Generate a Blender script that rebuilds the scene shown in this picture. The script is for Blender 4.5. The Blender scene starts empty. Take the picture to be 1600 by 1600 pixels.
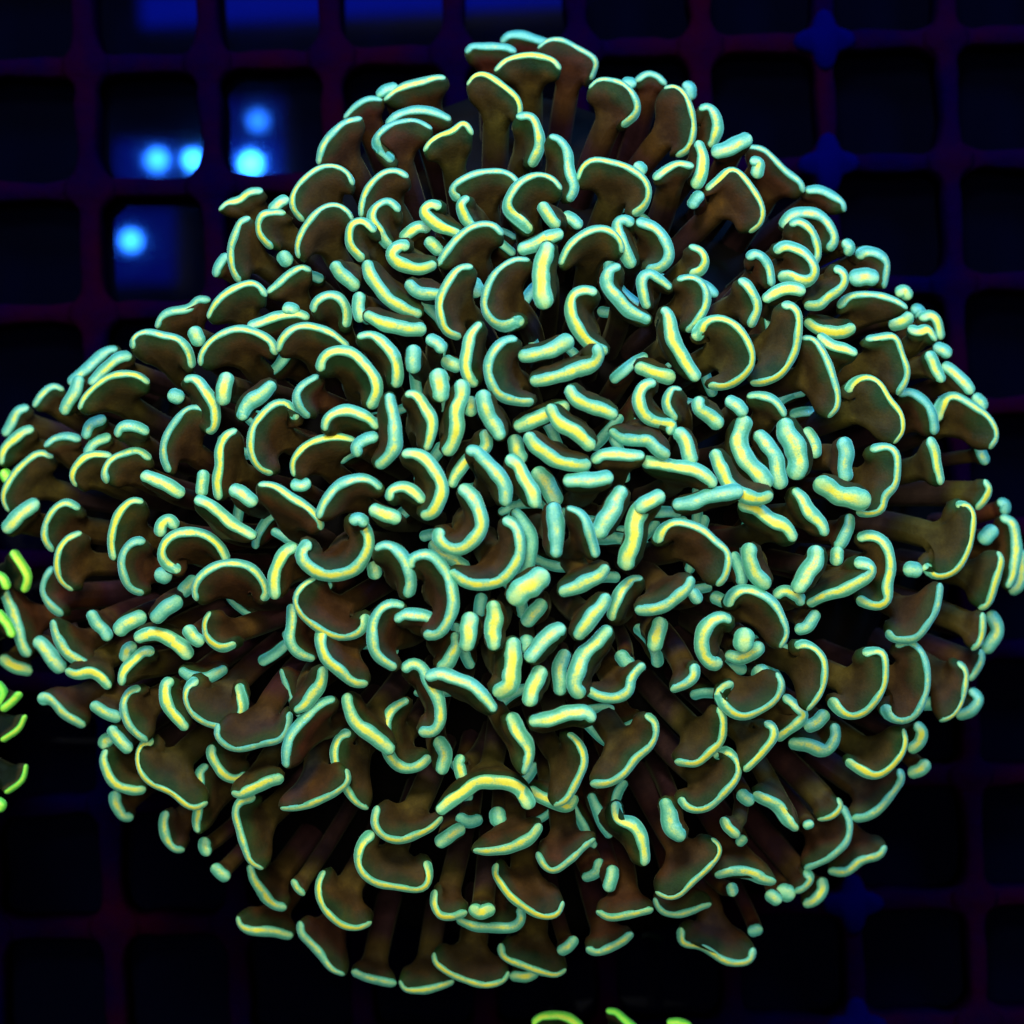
import bpy, bmesh, math, random
import numpy as np
from mathutils import Vector

random.seed(7)
rng = np.random.default_rng(11)
scene = bpy.context.scene
C = scene.collection
R = math.radians

# ------------------------------------------------------------------ camera
# The camera looks straight down on an egg-crate rack (cells about 15 mm,
# 193 px apart in the photograph), so one pixel is 0.078 mm on the rack.
CAM_Z = 0.30
FPX = 3861.0
cam_d = bpy.data.cameras.new("camera")
cam = bpy.data.objects.new("camera", cam_d)
C.objects.link(cam)
cam.location = (0, 0, CAM_Z)
cam_d.sensor_width = 36.0
cam_d.lens = 36.0 * FPX / 1600.0
cam_d.clip_start = 0.01
cam_d.clip_end = 10.0
cam_d.dof.use_dof = True
cam_d.dof.focus_distance = 0.252
cam_d.dof.aperture_fstop = 30.0
scene.camera = cam
scene.render.resolution_x = scene.render.resolution_y = 1024

# ------------------------------------------------------------------ world, lamps, exposure
world = bpy.data.worlds.new("World")
scene.world = world
world.use_nodes = True
bg = world.node_tree.nodes["Background"]
bg.inputs[0].default_value = (0.004, 0.008, 0.05, 1)
bg.inputs[1].default_value = 0.10
scene.view_settings.view_transform = 'Standard'
scene.view_settings.look = 'None'
scene.view_settings.exposure = 0.0
scene.view_settings.gamma = 1.0
scene.view_settings.use_curve_mapping = False


def area(name, loc, target, size, power, col):
    l = bpy.data.lights.new(name, 'AREA')
    l.shape = 'DISK'
    l.size = size
    l.energy = power
    l.color = col
    o = bpy.data.objects.new(name, l)
    C.objects.link(o)
    o.location = loc
    d = Vector(target) - Vector(loc)
    o.rotation_euler = d.to_track_quat('-Z', 'Y').to_euler()
    return o


# the tank's white lamps hang above the water, around the photographer
area("tank_lamp_light", (0.0, 0.045, 0.50), (0, 0.01, 0.03), 0.12, 0.62, (0.96, 1.0, 0.90))
area("tank_lamp_light", (-0.05, 0.23, 0.40), (0, 0.0, 0.04), 0.10, 1.35, (0.98, 1.0, 0.90))
area("added_blue_rim_light", (-0.10, 0.24, 0.15), (0, 0.03, 0.02), 0.06, 0.62, (0.06, 0.30, 1.0))  # unseen low lamp, added to rim the tips cyan and tint the bars
area("added_blue_rim_light", (0.17, 0.20, 0.15), (0.02, 0.03, 0.02), 0.06, 0.80, (0.06, 0.30, 1.0))  # second added lamp for the cyan rims, on the other side


# ------------------------------------------------------------------ helpers
def unproj(u, v, z):
    """photo pixel + height above the rack -> point in metres"""
    k = (CAM_Z - z) / FPX
    return np.array([(u - 800.0) * k, -(v - 800.0) * k, z])


def node_mat(name):
    m = bpy.data.materials.new(name)
    m.use_nodes = True
    nt = m.node_tree
    nt.nodes.clear()
    out = nt.nodes.new('ShaderNodeOutputMaterial')
    b = nt.nodes.new('ShaderNodeBsdfPrincipled')
    nt.links.new(b.outputs[0], out.inputs[0])
    return m, nt, b


def N(nt, typ, **kw):
    n = nt.nodes.new(typ)
    for k, v in kw.items():
        setattr(n, k, v)
    return n


def ramp(nt, stops, interp='LINEAR'):
    n = nt.nodes.new('ShaderNodeValToRGB')
    n.color_ramp.interpolation = interp
    el = n.color_ramp.elements
    while len(el) < len(stops):
        el.new(0.5)
    for e, (p, c) in zip(el, stops):
        e.position = p
        e.color = (*c, 1)
    return n


def mesh_obj(name, verts, faces, mats, parent=None, attrs=None, fmat=None, smooth=True):
    me = bpy.data.meshes.new(name)
    me.from_pydata([tuple(v) for v in verts], [], [tuple(f) for f in faces])
    for m in (mats if isinstance(mats, (list, tuple)) else [mats]):
        me.materials.append(m)
    if smooth:
        me.polygons.foreach_set('use_smooth', [True] * len(me.polygons))
    if fmat is not None:
        me.polygons.foreach_set('material_index', list(fmat))
    for k, a in (attrs or {}).items():
        at = me.attributes.new(k, 'FLOAT', 'POINT')
        at.data.foreach_set('value', np.asarray(a, dtype=np.float32))
    me.update()
    o = bpy.data.objects.new(name, me)
    C.objects.link(o)
    if parent is not None:
        o.parent = parent
    return o


def empty(name, loc=(0, 0, 0)):
    o = bpy.data.objects.new(name, None)
    o.empty_display_size = 0.01
    C.objects.link(o)
    o.location = loc
    return o


def tag(o, label, cat=None, group=None, kind=None):
    if label:
        o['label'] = label
    if cat:
        o['category'] = cat
    if group:
        o['group'] = group
    if kind:
        o['kind'] = kind


# ------------------------------------------------------------------ materials
def tip_material(name, mint, teal, yellow, yamt):
    m, nt, b = node_mat(name)
    L = nt.links.new
    at = N(nt, 'ShaderNodeAttribute', attribute_name='ridge')
    en = N(nt, 'ShaderNodeAttribute', attribute_name='endfade')
    va = N(nt, 'ShaderNodeAttribute', attribute_name='vary')
    tc = N(nt, 'ShaderNodeTexCoord')
    no = N(nt, 'ShaderNodeTexNoise')
    no.inputs['Scale'].default_value = 900
    no.inputs['Detail'].default_value = 4
    no.inputs['Roughness'].default_value = 0.65
    L(tc.outputs['Object'], no.inputs['Vector'])
    fine = N(nt, 'ShaderNodeTexNoise')
    fine.inputs['Scale'].default_value = 5200
    fine.inputs['Detail'].default_value = 3
    L(tc.outputs['Object'], fine.inputs['Vector'])
    # yellow pigment along the ridge, ragged at its edge
    a1 = N(nt, 'ShaderNodeMath', operation='MULTIPLY_ADD')
    L(no.outputs['Fac'], a1.inputs[0])
    a1.inputs[1].default_value = 0.38
    L(at.outputs['Fac'], a1.inputs[2])
    a2 = N(nt, 'ShaderNodeMath', operation='MULTIPLY_ADD')
    L(fine.outputs['Fac'], a2.inputs[0])
    a2.inputs[1].default_value = 0.10
    L(a1.outputs[0], a2.inputs[2])
    a3 = N(nt, 'ShaderNodeMath', operation='MULTIPLY_ADD')
    L(va.outputs['Fac'], a3.inputs[0])
    a3.inputs[1].default_value = 0.22
    L(a2.outputs[0], a3.inputs[2])
    mr = N(nt, 'ShaderNodeMapRange', interpolation_type='SMOOTHSTEP')
    L(a3.outputs[0], mr.inputs['Value'])
    mr.inputs['From Min'].default_value = 1.23
    mr.inputs['From Max'].default_value = 1.40
    mu = N(nt, 'ShaderNodeMath', operation='MULTIPLY')
    L(mr.outputs[0], mu.inputs[0])
    L(en.outputs['Fac'], mu.inputs[1])
    mu2 = N(nt, 'ShaderNodeMath', operation='MULTIPLY')
    L(mu.outputs[0], mu2.inputs[0])
    mu2.inputs[1].default_value = yamt
    # deep green flank -> teal -> mint -> pale crest
    mt = N(nt, 'ShaderNodeMix', data_type='RGBA')
    mt.inputs['A'].default_value = (*teal, 1)
    mt.inputs['B'].default_value = (*mint, 1)
    L(va.outputs['Fac'], mt.inputs['Factor'])
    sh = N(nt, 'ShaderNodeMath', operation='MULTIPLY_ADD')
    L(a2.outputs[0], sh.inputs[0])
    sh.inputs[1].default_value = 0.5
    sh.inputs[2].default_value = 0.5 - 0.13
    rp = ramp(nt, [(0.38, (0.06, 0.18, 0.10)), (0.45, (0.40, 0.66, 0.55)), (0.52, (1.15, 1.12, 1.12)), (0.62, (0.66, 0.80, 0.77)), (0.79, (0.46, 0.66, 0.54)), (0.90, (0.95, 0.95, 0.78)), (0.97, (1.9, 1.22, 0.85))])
    L(sh.outputs[0], rp.inputs[0])
    mg = N(nt, 'ShaderNodeMix', data_type='RGBA', blend_type='MULTIPLY')
    mg.inputs['Factor'].default_value = 1.0
    L(mt.outputs['Result'], mg.inputs['A'])
    L(rp.outputs[0], mg.inputs['B'])
    my = N(nt, 'ShaderNodeMix', data_type='RGBA')
    L(mu2.outputs[0], my.inputs['Factor'])
    L(mg.outputs['Result'], my.inputs['A'])
    my.inputs['B'].default_value = (*yellow, 1)
    # speckle
    sp = N(nt, 'ShaderNodeMix', data_type='RGBA', blend_type='MULTIPLY')
    sp.inputs['Factor'].default_value = 1.0
    rr = ramp(nt, [(0.30, (0.84, 0.88, 0.86)), (0.62, (1, 1, 1))])
    L(fine.outputs['Fac'], rr.inputs[0])
    L(my.outputs['Result'], sp.inputs['A'])
    L(rr.outputs[0], sp.inputs['B'])
    L(sp.outputs['Result'], b.inputs['Base Color'])
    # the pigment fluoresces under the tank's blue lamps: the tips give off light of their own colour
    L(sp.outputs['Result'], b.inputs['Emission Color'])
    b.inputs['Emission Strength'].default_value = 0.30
    b.inputs['Roughness'].default_value = 0.42
    b.inputs['Specular IOR Level'].default_value = 0.35
    b.inputs['Sheen Weight'].default_value = 0.45
    b.inputs['Sheen Roughness'].default_value = 0.28
    b.inputs['Sheen Tint'].default_value = (0.55, 1.0, 0.85, 1)
    bu = N(nt, 'ShaderNodeBump')
    bu.inputs['Strength'].default_value = 0.25
    bu.inputs['Distance'].default_value = 0.0002
    L(fine.outputs['Fac'], bu.inputs['Height'])
    L(bu.outputs[0], b.inputs['Normal'])
    return m


def stalk_material(name, head, neck, stalk):
    m, nt, b = node_mat(name)
    L = nt.links.new
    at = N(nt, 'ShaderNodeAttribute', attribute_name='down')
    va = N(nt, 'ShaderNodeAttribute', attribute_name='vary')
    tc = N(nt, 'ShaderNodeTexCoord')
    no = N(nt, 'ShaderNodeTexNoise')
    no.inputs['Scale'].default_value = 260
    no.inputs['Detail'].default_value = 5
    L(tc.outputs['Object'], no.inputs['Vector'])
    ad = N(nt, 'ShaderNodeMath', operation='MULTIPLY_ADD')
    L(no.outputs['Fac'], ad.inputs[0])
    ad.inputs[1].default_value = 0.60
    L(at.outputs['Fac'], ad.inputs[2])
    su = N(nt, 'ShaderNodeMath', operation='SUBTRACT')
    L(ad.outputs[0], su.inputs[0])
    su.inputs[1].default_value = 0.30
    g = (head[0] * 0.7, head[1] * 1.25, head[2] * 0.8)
    r = ramp(nt, [(0.0, (0.022, 0.060, 0.014)), (0.10, (0.040, 0.042, 0.010)), (0.17, head), (0.30, head), (0.50, neck), (0.62, neck), (0.85, stalk), (1.0, stalk)])  # first stops: green glow next to the lip, put into the colour
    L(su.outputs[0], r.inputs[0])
    big = N(nt, 'ShaderNodeTexNoise')
    big.inputs['Scale'].default_value = 32
    big.inputs['Detail'].default_value = 2
    L(tc.outputs['Object'], big.inputs['Vector'])
    bigr = N(nt, 'ShaderNodeMapRange', interpolation_type='SMOOTHSTEP')
    L(big.outputs['Fac'], bigr.inputs['Value'])
    bigr.inputs['From Min'].default_value = 0.42
    bigr.inputs['From Max'].default_value = 0.64
    bigr.inputs['To Max'].default_value = 0.75
    red = N(nt, 'ShaderNodeMix', data_type='RGBA', blend_type='MULTIPLY')
    L(bigr.outputs[0], red.inputs['Factor'])
    L(r.outputs[0], red.inputs['A'])
    red.inputs['B'].default_value = (1.15, 0.62, 0.75, 1)
    hs = N(nt, 'ShaderNodeHueSaturation')
    vm = N(nt, 'ShaderNodeMapRange')
    L(va.outputs['Fac'], vm.inputs['Value'])
    vm.inputs['To Min'].default_value = 0.455
    vm.inputs['To Max'].default_value = 0.52
    L(vm.outputs[0], hs.inputs['Hue'])
    L(red.outputs['Result'], hs.inputs['Color'])
    fine = N(nt, 'ShaderNodeTexNoise')
    fine.inputs['Scale'].default_value = 4200
    fine.inputs['Detail'].default_value = 2
    L(tc.outputs['Object'], fine.inputs['Vector'])
    rr = ramp(nt, [(0.30, (0.88, 0.88, 0.88)), (0.70, (1.1, 1.1, 1.1))])
    L(fine.outputs['Fac'], rr.inputs[0])
    sp = N(nt, 'ShaderNodeMix', data_type='RGBA', blend_type='MULTIPLY')
    sp.inputs['Factor'].default_value = 1.0
    mo = N(nt, 'ShaderNodeTexNoise')
    mo.inputs['Scale'].default_value = 520
    mo.inputs['Detail'].default_value = 4
    L(tc.outputs['Object'], mo.inputs['Vector'])
    mo_r = ramp(nt, [(0.30, (0.62, 0.60, 0.62)), (0.55, (1, 1, 1)), (0.75, (1.45, 1.40, 1.1))])
    L(mo.outputs['Fac'], mo_r.inputs[0])
    mo_m = N(nt, 'ShaderNodeMix', data_type='RGBA', blend_type='MULTIPLY')
    mo_m.inputs['Factor'].default_value = 1.0
    L(hs.outputs[0], mo_m.inputs['A'])
    L(mo_r.outputs[0], mo_m.inputs['B'])
    L(mo_m.outputs['Result'], sp.inputs['A'])
    L(rr.outputs[0], sp.inputs['B'])
    L(sp.outputs['Result'], b.inputs['Base Color'])
    b.inputs['Roughness'].default_value = 0.62
    b.inputs['Sheen Weight'].default_value = 0.06
    b.inputs['Sheen Roughness'].default_value = 0.25
    b.inputs['Sheen Tint'].default_value = (0.75, 0.8, 0.35, 1)
    b.inputs['Specular IOR Level'].default_value = 0.10
    bu = N(nt, 'ShaderNodeBump')
    bu.inputs['Strength'].default_value = 0.2
    bu.inputs['Distance'].default_value = 0.0002
    L(fine.outputs['Fac'], bu.inputs['Height'])
    L(bu.outputs[0], b.inputs['Normal'])
    return m


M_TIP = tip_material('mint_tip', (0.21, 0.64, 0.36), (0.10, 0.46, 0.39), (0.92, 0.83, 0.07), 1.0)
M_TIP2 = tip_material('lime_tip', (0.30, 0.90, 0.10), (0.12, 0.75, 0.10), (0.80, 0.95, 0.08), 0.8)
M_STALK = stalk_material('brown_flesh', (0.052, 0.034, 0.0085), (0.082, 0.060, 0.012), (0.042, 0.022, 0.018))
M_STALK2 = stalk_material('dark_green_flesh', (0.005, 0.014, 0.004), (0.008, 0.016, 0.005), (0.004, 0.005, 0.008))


def flesh_material():
    m, nt, b = node_mat('polyp_flesh')
    L = nt.links.new
    tc = N(nt, 'ShaderNodeTexCoord')
    no = N(nt, 'ShaderNodeTexNoise')
    no.inputs['Scale'].default_value = 130
    no.inputs['Detail'].default_value = 5
    L(tc.outputs['Object'], no.inputs['Vector'])
    r = ramp(nt, [(0.35, (0.002, 0.0015, 0.001)), (0.6, (0.005, 0.0035, 0.0025)), (0.75, (0.004, 0.010, 0.005))])  # near-black: the shade between the tentacles is put into this colour
    L(no.outputs['Fac'], r.inputs[0])
    L(r.outputs[0], b.inputs['Base Color'])
    b.inputs['Roughness'].default_value = 0.7
    b.inputs['Specular IOR Level'].default_value = 0.08
    return m


M_FLESH = flesh_material()


def skeleton_material():
    m, nt, b = node_mat('coral_skeleton')
    L = nt.links.new
    tc = N(nt, 'ShaderNodeTexCoord')
    no = N(nt, 'ShaderNodeTexNoise')
    no.inputs['Scale'].default_value = 300
    no.inputs['Detail'].default_value = 6
    L(tc.outputs['Object'], no.inputs['Vector'])
    r = ramp(nt, [(0.3, (0.03, 0.012, 0.03)), (0.7, (0.10, 0.07, 0.08))])
    L(no.outputs['Fac'], r.inputs[0])
    L(r.outputs[0], b.inputs['Base Color'])
    b.inputs['Roughness'].default_value = 0.9
    bu = N(nt, 'ShaderNodeBump')
    bu.inputs['Distance'].default_value = 0.0006
    L(no.outputs['Fac'], bu.inputs['Height'])
    L(bu.outputs[0], b.inputs['Normal'])
    return m


M_SKEL = skeleton_material()


def bar_material():
    m, nt, b = node_mat('algae_grown_plastic')
    L = nt.links.new
    tc = N(nt, 'ShaderNodeTexCoord')
    no = N(nt, 'ShaderNodeTexNoise')
    no.inputs['Scale'].default_value = 55
    no.inputs['Detail'].default_value = 6
    no.inputs['Roughness'].default_value = 0.6
    L(tc.outputs['Object'], no.inputs['Vector'])
    r = ramp(nt, [(0.34, (0.0004, 0.0001, 0.013)), (0.46, (0.0032, 0.0002, 0.010)), (0.58, (0.0075, 0.0002, 0.007)), (0.70, (0.012, 0.0003, 0.004))])
    L(no.outputs['Fac'], r.inputs[0])
    L(r.outputs[0], b.inputs['Base Color'])
    b.inputs['Roughness'].default_value = 0.95
    b.inputs['Specular IOR Level'].default_value = 0.0
    f2 = N(nt, 'ShaderNodeTexNoise')
    f2.inputs['Scale'].default_value = 900
    f2.inputs['Detail'].default_value = 4
    L(tc.outputs['Object'], f2.inputs['Vector'])
    bu = N(nt, 'ShaderNodeBump')
    bu.inputs['Distance'].default_value = 0.0004
    bu.inputs['Strength'].default_value = 0.6
    L(f2.outputs['Fac'], bu.inputs['Height'])
    L(bu.outputs[0], b.inputs['Normal'])
    return m


M_BAR = bar_material()
M_PAD, nt, b = node_mat('blue_plastic')
b.inputs['Base Color'].default_value = (0.0004, 0.0006, 0.034, 1)
b.inputs['Roughness'].default_value = 0.95
b.inputs['Specular IOR Level'].default_value = 0.0

# ------------------------------------------------------------------ setting: black glass floor of the tank
m, nt, b = node_mat('black_glass')
b.inputs['Base Color'].default_value = (0.0006, 0.0008, 0.004, 1)
b.inputs['Roughness'].default_value = 0.05
tc = N(nt, 'ShaderNodeTexCoord')
no = N(nt, 'ShaderNodeTexNoise')
no.inputs['Scale'].default_value = 40
no.inputs['Detail'].default_value = 4
nt.links.new(tc.outputs['Object'], no.inputs['Vector'])
rr = ramp(nt, [(0.3, (0.02, 0.02, 0.02)), (0.8, (0.06, 0.06, 0.06))])
nt.links.new(no.outputs['Fac'], rr.inputs[0])
nt.links.new(rr.outputs[0], b.inputs['Roughness'])
PANE_Z = -0.006
s = 0.4
pane = mesh_obj('tank_floor', [(-s, -s, PANE_Z), (s, -s, PANE_Z), (s, s, PANE_Z), (-s, s, PANE_Z),
                               (-s, -s, PANE_Z - .01), (s, -s, PANE_Z - .01), (s, s, PANE_Z - .01), (-s, s, PANE_Z - .01)],
                [(0, 1, 2, 3), (7, 6, 5, 4), (0, 4, 5, 1), (1, 5, 6, 2), (2, 6, 7, 3), (3, 7, 4, 0)], m, smooth=False)
tag(pane, None, kind='structure')

# ------------------------------------------------------------------ the egg-crate rack
PITCH = 193.0 * CAM_Z / FPX
rack = empty('egg_crate_rack', (0, 0, PANE_Z))
rack.rotation_euler = (0, 0, R(1.9))
tag(rack, 'dark purple plastic egg-crate rack of square cells under the corals', 'rack')
ca, sa = math.cos(R(1.9)), math.sin(R(1.9))


def to_rack(u, v):
    p = unproj(u, v, 0)
    return p[0] * ca + p[1] * sa, -p[0] * sa + p[1] * ca


ox, oy = to_rack(131, 101)
xs = [ox + i * PITCH for i in range(-3, 13)]
ys = [oy - i * PITCH for i in range(-3, 13)]
lo, hi = min(xs) - 0.4 * PITCH, max(xs) + 0.4 * PITCH
ylo, yhi = min(ys) - 0.4 * PITCH, max(ys) + 0.4 * PITCH
WIDE = to_rack(1285, 60)[0]


def rack_bar(across, a0, a1, at, crossings, ztop, half, fil, vertical):
    """one bar: top strip that flares into rounded corners at every crossing"""
    pts = set([a0, a1])
    for c in crossings:
        for k in np.linspace(-0.36, 0.36, 15):
            pts.add(c + k * PITCH)
    pts = sorted(p for p in pts if a0 <= p <= a1)
    V, F = [], []
    ph = rng.uniform(0, 6, 3)
    for p in pts:
        d = min(abs(p - c) for c in crossings) / PITCH
        r = 0.17 * fil
        x = max(0.0, 1 - max(0.0, d - half / PITCH) / r)
        w = half * (1 + 0.10 * math.sin(p * 700 + ph[0]) + 0.06 * math.sin(p * 1700 + ph[1]))
        w += (1 - math.sqrt(max(0, 1 - x * x))) * 0.115 * fil * PITCH
        wob = 0.00012 * math.sin(p * 420 + ph[2])
        for (o, z) in ((-w * 1.12, 0.0), (-w * 1.02, ztop * 0.93), (-w * 0.72, ztop), (w * 0.72, ztop), (w * 1.02, ztop * 0.93), (w * 1.12, 0.0)):
            V.append((at + o + wob, p, z) if vertical else (p, at + o + wob, z))
    n = 6
    for i in range(len(pts) - 1):
        for j in range(n):
            k = (j + 1) % n
            q = (i * n + j, (i + 1) * n + j, (i + 1) * n + k, i * n + k)
            F.append(q if not vertical else q[::-1])
    F.append(tuple(range(n)))
    F.append(tuple(range((len(pts) - 1) * n + n - 1, (len(pts) - 1) * n - 1, -1)))
    return mesh_obj('bar', V, F, M_BAR, rack)


for x in xs:
    far = max(0.0, (x - ox) / PITCH - 4)
    half = 0.00125 - 0.00007 * far
    rack_bar(None, ylo, yhi, x, ys, -PANE_Z, half, 1.0, True)
for y in ys:
    rack_bar(None, lo, hi, y, xs, -PANE_Z - 0.0006, 0.00112, 1.0, False)
# wider joints where four panels of the rack meet
wx = min(xs, key=lambda x: abs(x - WIDE))
for y in ys:
    V, F = [], []
    n = 28
    rad = 0.0030
    for z, k in ((0.0, 1.0), (-PANE_Z + 0.0002, 1.0), (-PANE_Z + 0.0006, 0.86)):
        for i in range(n):
            a = 2 * math.pi * i / n
            rr_ = rad * (1 + 0.26 * math.cos(4 * a)) * k
            V.append((wx + rr_ * math.cos(a), y + rr_ * math.sin(a), z))
    for l in range(2):
        for i in range(n):
            j = (i + 1) % n
            F.append((l * n + i, l * n + j, (l + 1) * n + j, (l + 1) * n + i))
    F.append(tuple(range(2 * n, 3 * n)))
    F.append(tuple(reversed(range(n))))
    mesh_obj('joint_pad', V, F, M_PAD, rack)

# ------------------------------------------------------------------ blue LED pucks over the water (mirrored in the glass floor)
def emit(name, col, st):
    m, nt, b = node_mat(name)
    b.inputs['Base Color'].default_value = (0.02, 0.02, 0.02, 1)
    b.inputs['Emission Color'].default_value = (*col, 1)
    b.inputs['Emission Strength'].default_value = st
    return m


m_house, nt, b = node_mat('black_housing')
b.inputs['Base Color'].default_value = (0.01, 0.01, 0.012, 1)
b.inputs['Roughness'].default_value = 0.5
LAMP_Z = 0.45


def mirror_pt(u, v, zl=LAMP_Z):
    k = ((CAM_Z - PANE_Z) + (zl - PANE_Z)) / FPX
    return (u - 800) * k, -(v - 800) * k, k


def led_puck(u, v, rpx, wpx, hpx, du, dv, strength, glow, label):
    x, y, k = mirror_pt(u, v)
    root = empty('led_puck', (x, y, LAMP_Z))
    tag(root, label, 'lamp', 'blue LED pucks hanging over the rack')
    hw, hh = wpx * k / 2, hpx * k / 2
    cx, cy = du * k, -dv * k
    bm = bmesh.new()
    bmesh.ops.create_cube(bm, size=1)
    bmesh.ops.scale(bm, vec=(2 * hw + 0.004, 2 * hh + 0.004, 0.02), verts=bm.verts)
    bmesh.ops.translate(bm, vec=(cx, cy, 0.0112), verts=bm.verts)
    bmesh.ops.bevel(bm, geom=bm.edges[:], offset=0.0015, segments=2, affect='EDGES')
    me = bpy.data.meshes.new('housing')
    bm.to_mesh(me)
    bm.free()
    me.materials.append(m_house)
    o = bpy.data.objects.new('housing', me)
    C.objects.link(o)
    o.parent = root
    bm = bmesh.new()
    bmesh.ops.create_cube(bm, size=1)
    bmesh.ops.scale(bm, vec=(2 * hw, 2 * hh, 0.002), verts=bm.verts)
    bmesh.ops.translate(bm, vec=(cx, cy, 0.0007), verts=bm.verts)
    me = bpy.data.meshes.new('lens_plate')
    bm.to_mesh(me)
    bm.free()
    me.materials.append(emit('lit_lens_plate', (0.0, 0.012, 1.0), glow))
    o = bpy.data.objects.new('lens_plate', me)
    C.objects.link(o)
    o.parent = root
    bm = bmesh.new()
    r = rpx * k
    bmesh.ops.create_cone(bm, cap_ends=True, segments=32, radius1=r * 0.8, radius2=r, depth=0.003)
    bmesh.ops.translate(bm, vec=(0, 0, -0.0014), verts=bm.verts)
    me = bpy.data.meshes.new('diode_lens')
    bm.to_mesh(me)
    bm.free()
    me.materials.append(emit('lit_diode', (0.015, 0.16, 1.0), strength))
    o = bpy.data.objects.new('diode_lens', me)
    C.objects.link(o)
    o.parent = root


led_puck(403, 189, 12, 96, 60, -10, -4, 110, 1.8, 'dimmest blue LED puck, mirrored in the same rack cell as the brightest')
led_puck(392, 256, 13, 96, 62, 0, -6, 900, 4, 'brightest blue LED puck, mirrored white-hot in the tank floor')
led_puck(246, 250, 13, 100, 66, -16, 4, 280, 2.6, 'round blue LED puck mirrored in the cell beside the brightest puck')
led_puck(302, 250, 11, 0.1, 44, 0, 0, 600, 2, 'blue LED puck whose mirror image is cut by a rack bar')
led_puck(205, 376, 13, 110, 116, 12, 8, 280, 2.0, 'blue LED puck mirrored alone in its own rack cell')
# ---- long blue strip lamp, mirrored at the rack's far edge
x0, y0, k = mirror_pt(560, -4)
strip = empty('strip_lamp', (x0, y0, LAMP_Z))
tag(strip, 'long flat blue strip lamp hanging over the far edge of the rack', 'lamp')
for nm, sz, off, mm in (('housing', (700 * k, 70 * k, 0.02), 0.0112, m_house),
                        ('diffuser', (680 * k, 54 * k, 0.002), 0.0007, emit('lit_diffuser', (0.0, 0.015, 1.0), 4.5))):
    bm = bmesh.new()
    bmesh.ops.create_cube(bm, size=1)
    bmesh.ops.scale(bm, vec=sz, verts=bm.verts)
    bmesh.ops.translate(bm, vec=(0, 0, off), verts=bm.verts)
    bmesh.ops.rotate(bm, cent=(0, 0, 0), matrix=__import__('mathutils').Matrix.Rotation(R(3), 3, 'Z'), verts=bm.verts)
    me = bpy.data.meshes.new(nm)
    bm.to_mesh(me)
    bm.free()
    me.materials.append(mm)
    o = bpy.data.objects.new(nm, me)
    C.objects.link(o)
    o.parent = strip

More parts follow.
